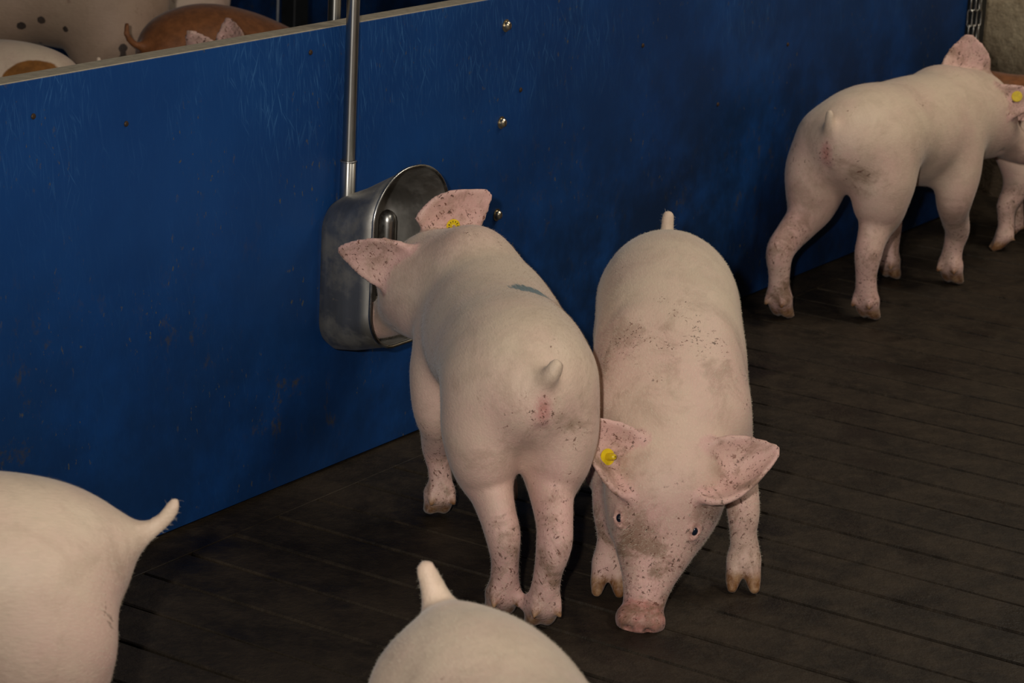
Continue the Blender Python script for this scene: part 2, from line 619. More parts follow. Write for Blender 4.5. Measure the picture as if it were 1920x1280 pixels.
DS = 3.637
dr = empty('pig_drinker', W(DS, 0, 0), WALL_ROT)
tag(dr, 'grey stainless steel bowl drinker bolted to the blue partition', 'drinker')
rings = []
for v, hw, z0, z1, rt, rb in ((.0005, .095, .255, .505, (.045, .045), (.05, .05)), (.006, .104, .243, .517, (.052, .052), (.058, .058)),
                              (.022, .110, .237, .527, (.058, .058), (.064, .064)), (.06, .112, .243, .545, (.078, .070), (.070, .068)),
                              (.10, .1145, .254, .570, (.098, .085), (.078, .074)), (.128, .1165, .262, .588, (.112, .095), (.082, .078))):
    rings.append((v, outline(hw, z0, z1, rt, rb)))
verts, faces = [], []
T = .0022
for inner in (0, 1):
    for v, ol in rings:
        cx = 0
        zs = [p[1] for p in ol]
        cz = (min(zs) + max(zs)) / 2
        for x, z in ol:
            if inner:
                l = math.hypot(x, z - cz)
                verts.append((x * (1 - T / l), -max(v, .004) if v > .01 else -(v + T), cz + (z - cz) * (1 - T / l)))
            else:
                verts.append((x, -v, z))
m = len(rings[0][1])
nr = len(rings)
for inner in (0, 1):
    base = inner * nr * m
    for i in range(nr - 1):
        for k in range(m):
            a, b = base + i * m + k, base + i * m + (k + 1) % m
            f = (a, b, b + m, a + m)
            faces.append(f if not inner else f[::-1])
    faces.append(tuple(base + k for k in range(m)))
for k in range(m):
    a, b = (nr - 1) * m + k, (nr - 1) * m + (k + 1) % m
    faces.append((a, b, b + nr * m, a + nr * m))
shell = mesh_from(verts, faces)
link('bowl', shell, BOWLM, dr, True)
rim_pts = [(x, -.128, z) for i, (x, z) in enumerate(rings[-1][1]) if i % 13 != 12]
link('rim', tube_mesh(rim_pts, .0032, 8, True), RIMM, dr, True)
link('nipple_pipe', tube_mesh([(.036, -.050, .246), (.036, -.050, .40), (.036, -.050, .470), (.036, -.050, .480), (.036, -.050, .487), (.036, -.050, .490)],
                              [.0165, .0165, .0165, .0145, .0095, .003], 18), RIMM, dr, True)
for sx in (-.07, .07):
    bo = link('bolt', lathe([(.009, 0), (.009, .004), (.004, .007)], 12, 'y'), BOLTM, dr)
    bo.location = (sx, -.004, .40)

# posts in the pen behind, seen over the top edge
col.objects.unlink(p2)
bpy.data.objects.remove(p2)
q = ground(553, 10, 0.25)
dp = empty('gate_post', (q[0] * 1.03, q[1] * 1.03, 0), WALL_ROT)
tag(dp, 'dark grey post in the pen behind the blue partition', 'post')
link('upright', bm_mesh(box_bm(-.04, .04, -.03, .03, 0, 1.25, .004)), DARKM, dp)
link('cap', bm_mesh(box_bm(-.044, .044, -.034, .034, 1.24, 1.262, .004)), DARKM, dp)
q = ground(521, 10, 0.25)
rd = empty('thin_rod', (q[0] * 1.02, q[1] * 1.02, 0), 0)
tag(rd, 'thin pale rod beside dark post in pen behind the blue partition', 'rod')
link('shaft', lathe([(.0042, 0), (.0042, 1.3)], 10), RODM, rd, True)
link('tip', lathe([(.006, 1.29), (.007, 1.30), (.004, 1.31)], 10), RODM, rd, True)

# ------------------------------------------------------------------ implicit surfaces for the animals


class Field:
    def __init__(self, lo, hi, h):
        self.lo = np.array(lo, float)
        self.h = h
        self.n = np.ceil((np.array(hi) - self.lo) / h).astype(int) + 1
        self.f = np.full(self.n, .5, np.float32)
        self.groups = {}
        self.ax = [self.lo[i] + h * np.arange(self.n[i]) for i in range(3)]

    def sl(self, a, b):
        i0 = np.clip(np.floor((a - self.lo) / self.h).astype(int), 0, self.n)
        i1 = np.clip(np.ceil((b - self.lo) / self.h).astype(int) + 1, 0, self.n)
        return tuple(slice(i0[i], max(i0[i], i1[i])) for i in range(3))

    def pts(self, s):
        return (self.ax[0][s[0]][:, None, None], self.ax[1][s[1]][None, :, None], self.ax[2][s[2]][None, None, :])

    def merge(self, s, d, k, group=None, sub=False):
        f = self.f[s]
        if sub:
            d = -d
            h_ = np.clip(.5 - .5 * (f - d) / k, 0, 1)
            self.f[s] = f + (d - f) * h_ + k * h_ * (1 - h_)
            d = -d
        else:
            h_ = np.clip(.5 + .5 * (f - d) / k, 0, 1)
            self.f[s] = f + (d - f) * h_ - k * h_ * (1 - h_)
        if group:
            g = self.groups.setdefault(group, np.full(self.n, .5, np.float32))
            g[s] = np.minimum(g[s], d)

    def tube(self, st, hint=(0, 1, 0), k=.02, group=None, sub=6, subtract=False):
        st = np.array([list(x) + ([x[3]] if len(x) == 4 else []) for x in st], float)
        if len(st) > 2 and sub > 1:
            out = []
            m = len(st)
            for i in range(m - 1):
                p0, p1, p2, p3 = st[max(i - 1, 0)], st[i], st[i + 1], st[min(i + 2, m - 1)]
                for j in range(sub):
                    t = j / sub
                    out.append(.5 * ((2 * p1) + (-p0 + p2) * t + (2 * p0 - 5 * p1 + 4 * p2 - p3) * t * t + (-p0 + 3 * p1 - 3 * p2 + p3) * t ** 3))
            out.append(st[-1])
            st = np.array(out)
        hint = np.array(hint, float)
        mg = .045
        rm = st[:, 3:5].max()
        S = self.sl(st[:, :3].min(0) - rm - mg - self.h, st[:, :3].max(0) + rm + mg + self.h)
        acc = np.full([x.stop - x.start for x in S], .5, np.float32)
        if acc.size == 0: return
        for i in range(len(st) - 1):
            A, B = st[i], st[i + 1]
            r_ = max(A[3:].max(), B[3:].max()) + mg
            s = self.sl(np.minimum(A[:3], B[:3]) - r_, np.maximum(A[:3], B[:3]) + r_)
            if any(x.stop <= x.start for x in s): continue
            X, Y, Z = self.pts(s)
            ab = B[:3] - A[:3]
            L = np.linalg.norm(ab)
            if L < 1e-6: continue
            a = ab / L
            sd = hint - (hint @ a) * a
            sd /= np.linalg.norm(sd)
            u = np.cross(a, sd)
            dx, dy, dz = X - A[0], Y - A[1], Z - A[2]
            pa = dx * a[0] + dy * a[1] + dz * a[2]
            ps = dx * sd[0] + dy * sd[1] + dz * sd[2]
            pu = dx * u[0] + dy * u[1] + dz * u[2]
            t = np.clip(pa / L, 0, 1)
            rs = A[3] + (B[3] - A[3]) * t
            ru = A[4] + (B[4] - A[4]) * t
            ra = np.minimum(rs, ru)
            e = pa - t * L
            k0 = np.sqrt((ps / rs) ** 2 + (pu / ru) ** 2 + (e / ra) ** 2)
            k1 = np.sqrt((ps / rs ** 2) ** 2 + (pu / ru ** 2) ** 2 + (e / ra ** 2) ** 2) + 1e-9
            d = (k0 * (k0 - 1) / k1).astype(np.float32)
            l = tuple(slice(s[i].start - S[i].start, s[i].stop - S[i].start) for i in range(3))
            acc[l] = np.minimum(acc[l], d)
        self.merge(S, acc, k, group, subtract)

    def balls(self, P, r, k=.01, group=None):
        P = np.asarray(P)
        r = np.broadcast_to(r, len(P))
        mg = .03
        S = self.sl(P.min(0) - r.max() - mg - self.h, P.max(0) + r.max() + mg + self.h)
        acc = np.full([x.stop - x.start for x in S], .5, np.float32)
        if acc.size == 0: return
        for p, rr in zip(P, r):
            s = self.sl(p - rr - mg, p + rr + mg)
            X, Y, Z = self.pts(s)
            d = (np.sqrt((X - p[0]) ** 2 + (Y - p[1]) ** 2 + (Z - p[2]) ** 2) - rr).astype(np.float32)
            l = tuple(slice(s[i].start - S[i].start, s[i].stop - S[i].start) for i in range(3))
            acc[l] = np.minimum(acc[l], d)
        self.merge(S, acc, k, group)

    def hit(self, p, d):
        for t in np.arange(0, .12, .0005):
            q = p + d * t
            x = (q - self.lo) / self.h
            i = np.floor(x).astype(int)
            if (i < 0).any() or (i >= self.n - 1).any(): continue
            w = x - i
            v = 0.0
            for a in (0, 1):
                for b in (0, 1):
                    for c in (0, 1):
                        v += self.f[i[0] + a, i[1] + b, i[2] + c] * (w[0] if a else 1 - w[0]) * (w[1] if b else 1 - w[1]) * (w[2] if c else 1 - w[2])
            if v < 0: return q
        return p + d * .05

    def sample(self, name, V):
        if name not in self.groups: return np.full(len(V), .5)
        i = np.clip(np.round((V - self.lo) / self.h).astype(int), 0, self.n - 1)
        return self.groups[name][i[:, 0], i[:, 1], i[:, 2]]

    def extract(self, smooth=3):
        f = self.f
        ins = f < 0
        nx, ny, nz = self.n
        cs = np.zeros((nx - 1, ny - 1, nz - 1), np.uint8)
        for a in (0, 1):
            for b in (0, 1):
                for c in (0, 1):
                    cs += ins[a:nx - 1 + a, b:ny - 1 + b, c:nz - 1 + c]
        act = (cs > 0) & (cs < 8)
        cells = np.argwhere(act)
        idx = np.full(act.shape, -1, np.int64)
        idx[act] = np.arange(len(cells))
        acc = np.zeros((len(cells), 3))
        cnt = np.zeros(len(cells))
        cor = [(a, b, c) for a in (0, 1) for b in (0, 1) for c in (0, 1)]
        val = {q: f[cells[:, 0] + q[0], cells[:, 1] + q[1], cells[:, 2] + q[2]] for q in cor}
        for q in cor:
            for ax in range(3):
                if q[ax] == 1: continue
                w = list(q)
                w[ax] = 1
                w = tuple(w)
                va, vb = val[q], val[w]
                cr = (va < 0) != (vb < 0)
                t = np.where(cr, va / np.where(cr, va - vb, 1), 0)
                p = np.tile(np.array(q, float), (len(cells), 1))
                p[:, ax] += t
                acc[cr] += p[cr]
                cnt[cr] += 1
        V = self.lo + self.h * (cells + acc / cnt[:, None])
        quads = []
        for ax in range(3):
            o = [i for i in range(3) if i != ax]
            sa = [slice(None)] * 3
            sb = [slice(None)] * 3
            sa[ax] = slice(0, -1)
            sb[ax] = slice(1, None)
            A, B = ins[tuple(sa)], ins[tuple(sb)]
            e = np.argwhere(A != B)
            ok = (e[:, o[0]] > 0) & (e[:, o[1]] > 0) & (e[:, o[0]] < self.n[o[0]] - 1) & (e[:, o[1]] < self.n[o[1]] - 1)
            e = e[ok]
            flip = A[tuple(e.T)]
            cs_ = []
            for d0, d1 in ((1, 1), (0, 1), (0, 0), (1, 0)):
                c = e.copy()
                c[:, o[0]] -= d0
                c[:, o[1]] -= d1
                cs_.append(idx[tuple(c.T)])
            qd = np.stack(cs_, 1)
            if ax == 1: flip = ~flip
            qd = np.where(flip[:, None], qd, qd[:, ::-1])
            quads.append(qd)
        Q = np.concatenate(quads)
        Q = Q[(Q >= 0).all(1)]
        E = np.concatenate([Q[:, [0, 1]], Q[:, [1, 2]], Q[:, [2, 3]], Q[:, [3, 0]]])
        E = np.concatenate([E, E[:, ::-1]])
        deg = np.bincount(E[:, 0], minlength=len(V)).astype(float)
        deg[deg == 0] = 1
        for it in range(smooth):
            lam = .5
            S = np.stack([np.bincount(E[:, 0], weights=V[E[:, 1], i], minlength=len(V)) for i in range(3)], 1) / deg[:, None]
            V = V + lam * (S - V)
        return V, Q


def unit(v):
    v = np.array(v, float)
    return v / np.linalg.norm(v)


EAR_U = [0, .15, .35, .55, .75, .9, 1.0]
EAR_W = [.80, .94, 1.0, .90, .63, .33, .08]


def ear_points(base, dl, dw, L, Wd, cup=.018, bend=(0, 0, 0), rim=0.0, r0=.0075, r1=.0046, fold=None):
    """base point, length direction, width direction, cup: how far the edges lift along dl x dw, bend: tip displacement"""
    dl, dw = unit(dl), np.array(dw, float)
    dw = unit(dw - (dw @ dl) * dl)
    nn = np.cross(dl, dw)
    P, Rr = [], []
    step = .0030
    for u in np.arange(0, 1.0001, step / L):
        w = np.interp(u, EAR_U, EAR_W) * Wd
        nv = max(2, int(2 * w / step))
        for v in np.linspace(-1, 1, nv):
            p = base + dl * (u * L) + dw * (w * v) + nn * (cup * (v * v) * (1 - .55 * u) * (w / Wd)) + np.array(bend) * u * u
            P.append(p)
            Rr.append(r0 + (r1 - r0) * min(1, u * 1.6))
    return np.array(P), np.array(Rr)


def pig(name, label, group, loc, heading, P, mat, scale=1.0, h=.006, paint=None, hair=0, tags=(), hairmat=None, eyes=True):
    """P: dict with spine, legs, head, ears, tail in local metres (x forward, y left, z up)"""
    root = empty(name, loc, R(heading))
    tag(root, label, 'pig', group)
    root.scale = (scale,) * 3
    allp = []
    sp = np.array(P['spine'], float)
    hp = np.array(P['head']['pos'], float)
    hd = unit(P['head']['dir'])
    hs = np.array(P['head'].get('side', (0, 1, 0)), float)
    hs = unit(hs - (hs @ hd) * hd)
    hu = np.cross(hd, hs)
    HL = P['head'].get('len', .25) / .25
    def hpt(t, s, u):
        return hp + hd * (t * HL) + hs * (s * HL) + hu * (u * HL)
    lo = np.array([sp[:, 0].min() - .16, sp[:, 1].min() - .22, -.02])
    hi = np.array([sp[:, 0].max() + .12, sp[:, 1].max() + .22, sp[:, 2].max() + .2])
    ears = []
    for e in P['ears']:
        fr = np.eye(3) if e.get('abs') else np.array([hd, hs, hu])
        b = np.array(e['base'], float) if e.get('abs') else hpt(*e['base'])
        dl, dw, bd = np.array(e['dl']) @ fr, np.array(e['dw']) @ fr, np.array(e.get('bend', (0, 0, 0))) @ fr
        pts, rr = ear_points(b, dl, dw, e['L'] * HL, e['W'] * HL, e.get('cup', .018), bd)
        ears.append((pts, rr, b, unit(dl), unit(dw - (dw @ unit(dl)) * unit(dl))))
        lo, hi = np.minimum(lo, pts.min(0) - .03), np.maximum(hi, pts.max(0) + .03)
    for q_ in (hpt(.28, .06, 0), hpt(.28, -.06, 0), hpt(.1, 0, -.14), hpt(0, 0, .03)):
        lo, hi = np.minimum(lo, q_ - .03), np.maximum(hi, q_ + .03)
    for lg in P['legs']:
        a = np.array([x[:3] for x in lg])
        lo, hi = np.minimum(lo, a.min(0) - .06), np.maximum(hi, a.max(0) + .06)
    tl = np.array(P['tail'], float)
    lo, hi = np.minimum(lo, tl[:, :3].min(0) - .04), np.maximum(hi, tl[:, :3].max(0) + .04)
    lo[2] = -.012
    F = Field(lo, hi, h)
    F.tube(P['spine'], (0, 1, 0), .02, 'trunk', sub=7)
    for ex in P.get('extra', []):
        F.tube(ex['st'], ex.get('hint', (0, 1, 0)), ex.get('k', .03), None)
    for lg in P['legs']:
        F.tube(lg, (0, 1, 0), .028, 'leg')
        f = np.array(lg[-1][:3])
        fd = np.array(lg[-1][:3]) - np.array(lg[-2][:3])
        yaw = P.get('toe', {}).get(id(lg), 0)
        # two main claws and two dew claws
        w = P.get('splay', .8)
        for s in (-1, 1):
            F.tube([(f[0] - .002, f[1] + s * .012, .050, .0150, .0185), (f[0] + .012, f[1] + s * .0145 * w, .026, .0140, .018), (f[0] + .030, f[1] + s * .0170 * w, .0100, .0092, .0088)],
                   (0, 1, 0), .009, 'claw')
            F.tube([(f[0] - .016, f[1] + s * .016, .062, .0085, .0085), (f[0] - .027, f[1] + s * .021, .040, .0055, .0055)], (0, 1, 0), .008, 'dew')
    # head
    hst = []
    for t, u, rs, ru in ((-.06, -.072, .072, .070), (.0, -.060, .078, .068), (.045, -.054, .083, .066), (.09, -.058, .0785, .062), (.13, -.062, .063, .055),
                         (.165, -.063, .0475, .046), (.20, -.063, .0375, .0395), (.236, -.061, .0325, .0330)):
        hst.append((*hpt(t, 0, u), rs * HL, ru * HL))
    F.tube(hst, hs, P['head'].get('k', .04), 'head')
    for s in (-1, 1):   # jowls and brow
        F.tube([(*hpt(-.03, s * .040, -.102), .042 * HL), (*hpt(.05, s * .042, -.100), .046 * HL), (*hpt(.11, s * .026, -.094), .030 * HL)], hs, .03, 'head')
        F.tube([(*hpt(.058, s * .044, -.008), .012 * HL), (*hpt(.080, s * .050, -.010), .012 * HL), (*hpt(.106, s * .058, -.026), .010 * HL)], hs, .014, 'head')
    # snout disc, tilted up by the muzzle
    dt = unit(hd + hu * P['head'].get('tilt', .25))
    du = np.cross(dt, hs)
    dc = hpt(.246, 0, -.056)
    F.tube([(*(dc + dt * .002 * HL), .0385 * HL, .031 * HL), (*(dc + dt * .009 * HL), .0415 * HL, .033 * HL)], hs, .003, 'disc', sub=1)
    F.tube([(*(dc + dt * .030 * HL - hs * .026 * HL + du * .008 * HL), .008 * HL), (*(dc + dt * .031 * HL + du * .018 * HL), .0085 * HL), (*(dc + dt * .030 * HL + hs * .026 * HL + du * .008 * HL), .008 * HL)], hs, .010, 'disc')
    for s in (-1, 1):
        F.tube([(*(dc + dt * .052 * HL + hs * s * .017 * HL - du * .003 * HL), .0085 * HL, .0058 * HL), (*(dc + dt * .022 * HL + hs * s * .014 * HL - du * .003 * HL), .0060 * HL, .0045 * HL)], hs, .005, None, sub=1, subtract=True)
    # wrinkles over the muzzle
    for t in (.196, .210, .222):
        F.tube([(*hpt(t, -.034, -.050), .0016 * HL), (*hpt(t - .004, 0, -.0235), .0016 * HL), (*hpt(t, .034, -.050), .0016 * HL)], hd, .004, None, subtract=True)
    # mouth line
    for s in (-1, 1):
        F.tube([(*hpt(.235, s * .036, -.082), .0035), (*hpt(.18, s * .046, -.088), .0035), (*hpt(.12, s * .064, -.092), .003)], hs, .006, None, subtract=True)
    # eyes: lids round a shallow socket
    eye_pos, eye_n = [], []
    for s in (-1, 1):
        nv = unit(hs * s * .66 + hu * .70 + hd * .22)
        ep = F.hit(hpt(.100, s * .0510, -.0200) + nv * .05, -nv)
        eye_pos.append(ep)
        eye_n.append(nv)
        tv = unit(hd - (hd @ nv) * nv)
        bv = np.cross(nv, tv)
        for sg in (-1, 1):
            F.tube([(*(ep - tv * .013 * HL), .0035 * HL), (*(ep + bv * sg * .0072 * HL + nv * .002 * HL), .0046 * HL), (*(ep + tv * .013 * HL), .0030 * HL)], nv, .006, 'lid')
        F.tube([(*(ep + nv * .004 - tv * .006 * HL), .0056 * HL), (*(ep + nv * .004 + tv * .006 * HL), .0056 * HL)], hs, .004, None, sub=1, subtract=True)
    for pts, rr, *_ in ears:
        F.balls(pts, rr * HL, .012, 'ear')
    F.tube(P['tail'], (0, 1, 0), P.get('tail_k', .018), 'tail')
    for ex in P.get('carve', []):
        F.tube(ex['st'], ex.get('hint', (0, 1, 0)), ex.get('k', .01), None, subtract=True)
    V, Q = F.extract()
    V[:, 2] = np.maximum(V[:, 2], 0.0005)
    root.location.z -= (float(V[:, 2].min()) + .0005) * scale
    me = bpy.data.meshes.new('pig_body')
    me.vertices.add(len(V))
    me.vertices.foreach_set('co', V.astype(np.float32).ravel())
    me.loops.add(Q.size)
    me.loops.foreach_set('vertex_index', Q.astype(np.int32).ravel())
    me.polygons.add(len(Q))
    me.polygons.foreach_set('loop_start', np.arange(0, Q.size, 4, dtype=np.int32))
    me.update(calc_edges=True)
    me.validate()
    body = link('body', me, mat, root, True)
    # paint masks
    def near(g, a, b):
        return np.clip((b - F.sample(g, V)) / (b - a), 0, 1)
    paint_a = np.zeros((len(V), 4), np.float32)
    z = V[:, 2]
    ear_m, sn, hd_m, leg_m, claw, dew = near('ear', .004, .012), near('snout', .004, .02), near('head', 0, .03), near('leg', .0, .03), near('claw', .0, .006), near('dew', 0, .005)
    low = np.clip((.42 - z) / .30, 0, 1)
    rear = np.clip((.10 - V[:, 0]) / .12, 0, 1) * np.clip((.47 - z) / .12, 0, 1)
    paint_a[:, 0] = np.clip(.14 + .75 * ear_m + .95 * sn + .25 * hd_m + .70 * low + .30 * rear + .6 * near('lid', 0, .01), 0, 1)
    paint_a[:, 1] = np.clip(.15 + .55 * ear_m + .12 * hd_m + .66 * np.clip((.26 - z) / .14, 0, 1) + .22 * rear, 0, 1)
    paint_a[:, 2] = np.clip(claw * np.clip((.042 - z) / .014, 0, 1) + dew * np.clip((.056 - z) / .014, 0, 1), 0, 1)
    if paint is not None:
        paint(V, paint_a)
    at = me.attributes.new('paint', 'FLOAT_COLOR', 'POINT')
    at.data.foreach_set('color', paint_a.ravel())
    rosy = np.clip(near('disc', .0, .006) + .35 * near('lid', -.001, .005) + (P['rosy'](V) if 'rosy' in P else 0), 0, 1)
    me.attributes.new('rosy', 'FLOAT', 'POINT').data.foreach_set('value', rosy.astype(np.float32))
    if 'mark' in P:
        mk = me.attributes.new('mark', 'FLOAT', 'POINT')
        mk.data.foreach_set('value', P['mark'](V).astype(np.float32))
    # eyes
    if eyes:
        ebm = bmesh.new()
        bmesh.ops.create_uvsphere(ebm, u_segments=16, v_segments=10, radius=.0085 * HL)
        eme = bm_mesh(ebm)
        for ep, s in zip(eye_pos, (-1, 1)):
            eo = link('eye', eme, EYEM, root, True)
            eo.location = Vector(ep - eye_n[0 if s < 0 else 1] * .0048 * HL)
    # ear tags: disc plus stud through the ear
    for tg in tags:
        pts, rr, b, dl, dw = ears[tg['ear']]
        nn = np.cross(dl, dw) * tg.get('flip', 1)
        c = b + dl * tg['u'] + dw * tg['v'] + nn * tg['lift']
        if 'normal' in tg: nn = unit(tg['normal'])
        me_t = lathe([(.0, 0), (.0115, 0), (.0125, .0010), (.0125, .0022), (.0115, .0030), (.0045, .0032), (.0045, .0052), (.003, .006)] if not tg.get('stud') else
                     [(.0, 0), (.0135, 0), (.0135, .0016), (.0065, .0022), (.0062, .013), (.0045, .019), (.0015, .0215)], 20, closed=False)
        to = link('ear_tag', me_t, YELLOW, root, False)
        to.location = Vector(c)
        to.rotation_euler = Vector(nn).to_track_quat('Z', 'Y').to_euler()
        if not tg.get('stud'):
            bmk = bmesh.new()
            rr_ = random.Random(3)
            for k in range(11):
                a = 2 * math.pi * k / 11
                r_ = .0082
                cx, cy = r_ * math.cos(a), r_ * math.sin(a)
                t_ = Vector((-math.sin(a), math.cos(a)))
                n_ = Vector((math.cos(a), math.sin(a)))
                w_, l_ = rr_.uniform(.0006, .0010), rr_.uniform(.0012, .0020)
                q4 = [Vector((cx, cy)) + t_ * w_ * i + n_ * l_ * j for i, j in ((-1, -1), (1, -1), (1, 1), (-1, 1))]
                vv = [bmk.verts.new((p.x, p.y, .0033)) for p in q4]
                bmk.faces.new(vv)
            link('tag_print', bm_mesh(bmk), INK, to)
        else:
            st = link('stud', lathe([(.0045, -.010), (.0045, .001)], 12), YELLOW, to, True)
    # short bristles lying back along the skin
    if hair:
        A, B, Cc, D = V[Q[:, 0]], V[Q[:, 1]], V[Q[:, 2]], V[Q[:, 3]]
        nrm = np.cross(Cc - A, D - B)
        ar = np.linalg.norm(nrm, axis=1)
        nrm /= ar[:, None] + 1e-12
        ctr = (A + B + Cc + D) / 4
        wgt = ar * (ctr[:, 2] > .05) * (F.sample('ear', ctr) > .006) * (F.sample('snout', ctr) > .02)
        pick = rng.choice(len(Q), hair, p=wgt / wgt.sum())
        a, b = rng.random(hair), rng.random(hair)
        base = (A[pick] * ((1 - a) * (1 - b))[:, None] + B[pick] * (a * (1 - b))[:, None] + Cc[pick] * (a * b)[:, None] + D[pick] * ((1 - a) * b)[:, None])
        nn = nrm[pick]
        lay = np.array([-1., 0, -.35]) + rng.normal(0, .22, (hair, 3))
        lay -= (lay * nn).sum(1)[:, None] * nn
        lay /= np.linalg.norm(lay, axis=1)[:, None] + 1e-9
        Lh = rng.uniform(.004, .010, hair)[:, None]
        p0 = base - nn * .0005
        p1 = base + (lay * .55 + nn * .20) * Lh
        p2_ = base + (lay * 1.0 + nn * .24) * Lh
        sidev = np.cross(nn, lay)
        sidev *= .00011
        vv = np.concatenate([p0 - sidev, p0 + sidev, p1 + sidev * .8, p1 - sidev * .8, p2_], 0)
        i = np.arange(hair)
        fc = np.concatenate([np.stack([i, i + hair, i + 2 * hair, i + 2 * hair], 1), np.stack([i, i + 2 * hair, i + 3 * hair, i + 3 * hair], 1),
                             np.stack([i + 3 * hair, i + 2 * hair, i + 4 * hair, i + 4 * hair], 1)])[:, :3]
        hm = bpy.data.meshes.new('bristles')
        hm.vertices.add(len(vv))
        hm.vertices.foreach_set('co', vv.astype(np.float32).ravel())
        hm.loops.add(fc.size)
        hm.loops.foreach_set('vertex_index', fc.astype(np.int32).ravel())
        hm.polygons.add(len(fc))
        hm.polygons.foreach_set('loop_start', np.arange(0, fc.size, 3, dtype=np.int32))
        hm.update(calc_edges=True)
        tag(link('bristles', hm, hairmat or BRISTLE, root), kind='stuff')
    return root


# ------------------------------------------------------------------ poses
def hind_leg(fx, fy, side, hipx=.075, hipy=.062, thick=1.0, crotch=.245):
    """from inside the ham to the fetlock; foot at (fx, fy)"""
    s = side
    y1 = hipy * s
    def ly(t): return y1 * (1 - t) + fy * t
    q = thick
    c = crotch - .245
    hx = hipx + .40 * fx
    return [(hx + .02, y1 * .9, .385, .060 * q, .085 * q), (hx + .006, y1, .325, .064 * q, .092 * q), (hx, ly(.05), .282 + c, .0590 * q, .085 * q), (hx - .006 + fx * .1, ly(.15), .248 + c, .0495 * q, .070 * q),
            (hx * .6 + fx * .35, ly(.40), .215, .0350 * q, .050 * q), (hx * .15 + fx * .75 - .004, ly(.62) + s * .002, .184, .0290 * q, .040 * q), (fx - .016, ly(.80) + s * .002, .156, .0280 * q, .036 * q), (fx - .014, ly(.93), .112, .0228 * q, .0255 * q),
            (fx - .008, fy, .074, .0235 * q, .0245 * q), (fx - .001, fy, .052, .0275, .025)]


def fore_leg(fx, fy, side, shx=.42, shy=.072, shz=.30, thick=1.0):
    s = side
    y1 = shy * s
    def L(t, a, b): return a * (1 - t) + b * t
    q = thick
    return [(shx + .010, y1 * .92, shz + .055, .040 * q, .060 * q), (shx - .003, y1, shz, .048 * q, .070 * q), (shx - .012, L(.25, y1, fy) + s * .010, shz - .065, .0405 * q, .054 * q), (L(.4, shx - .015, fx), L(.5, y1, fy) + s * .006, .185, .0315 * q, .038 * q),
            (L(.8, shx, fx) + .004, L(.75, y1, fy) + s * .004, .138, .0280 * q, .0295 * q), (L(.95, shx, fx), L(.9, y1, fy), .098, .0230 * q, .0240 * q),
            (fx - .004, fy, .070, .0245 * q, .0245 * q), (fx, fy, .052, .0275, .025)]


SPINE = [(.022, 0, .392, .066, .072), (.07, 0, .390, .104, .102), (.15, 0, .390, .118, .114), (.25, 0, .390, .116, .108), (.34, 0, .378, .124, .121),
         (.42, 0, .372, .121, .127), (.49, 0, .380, .108, .118), (.55, 0, .390, .094, .102), (.60, 0, .396, .084, .090)]


def std_ears(droop=.3):
    out = []
    for s in (-1, 1):
        out.append(dict(base=(-.005, s * .058, -.018), dl=(.35, s * .85, .45 - droop), dw=(.9, -s * .1, -.35), L=.115, W=.046, cup=-.016 * s, bend=(.02, 0, -.01)))
    return out


# 1: the pig drinking
P1 = dict(
    spine=[(.022, 0, .388, .066, .070), (.07, 0, .388, .108, .104), (.15, -.002, .388, .122, .116), (.25, -.006, .388, .119, .112), (.35, -.013, .382, .121, .122),
           (.43, -.017, .384, .114, .126), (.50, -.006, .392, .104, .116), (.555, .016, .402, .093, .102), (.60, .040, .408, .084, .092)],
    legs=[hind_leg(.034, .030, 1, hipy=.064), hind_leg(-.016, -.024, -1, hipy=.056), fore_leg(.505, .036, 1, shx=.45, shy=.066, thick=.9), fore_leg(.52, -.08, -1, shx=.45, shy=.090)],
    head=dict(pos=(.572, .055, .490), dir=(.195, .095, -.150), side=(-.30, .85, -.36), len=.25),
    ears=[dict(abs=1, base=(.630, .046, .492), dl=(.05, -.76, .62), dw=(-.1, .68, .72), L=.118, W=.052, cup=.014, bend=(-.01, -.012, .0)),
          dict(abs=1, base=(.565, .090, .452), dl=(.30, .95, .04), dw=(-.25, .0, 1.0), L=.128, W=.046, cup=-.012, bend=(.01, .0, .012))],
    tail=[(.02, 0, .425, .024), (-.026, -.002, .425, .0165), (-.044, -.008, .436, .0140), (-.048, -.014, .452, .0120)],
    carve=[dict(st=[(-.048, 0, .388, .005), (-.046, 0, .374, .005)], k=.006), dict(st=[(-.034, 0, .345, .004), (-.020, 0, .30, .006), (-.004, 0, .25, .008)], k=.016)],
)
def mark1(V):
    d = ((V[:, 0] - .235) / .032) ** 2 + ((V[:, 1] + .040) / .045) ** 2
    return np.exp(-d) * (V[:, 2] > .4)
P1['mark'] = mark1
def vent(V):
    return np.exp(-(((V[:, 0] + .045) / .03) ** 2 + (V[:, 1] / .010) ** 2 + ((V[:, 2] - .380) / .020) ** 2))
P1['rosy'] = vent
def paint1(V, p):
    d = ((V[:, 0] + .045) / .03) ** 2 + ((V[:, 1]) / .012) ** 2 + ((V[:, 2] - .378) / .024) ** 2
    p[:, 0] = np.clip(p[:, 0] + np.exp(-d) * 1.2, 0, 1)
    p[:, 1] = np.clip(p[:, 1] + np.exp(-d / 3) * .5, 0, 1)
    d = ((V[:, 0]) / .08) ** 2 + ((V[:, 1] + .06) / .035) ** 2 + ((V[:, 2] - .33) / .03) ** 2
    p[:, 1] = np.clip(p[:, 1] + np.exp(-d) * .55, 0, 1)
pig('pig', 'pale pig drinking with its head in the steel bowl, yellow tag in one ear', None, (.043, 3.735, 0), 104, P1, SKIN_MARK, 1.0, .005, paint1, 30000,
    tags=[dict(ear=0, u=.040, v=-.012, lift=.008, flip=1)])

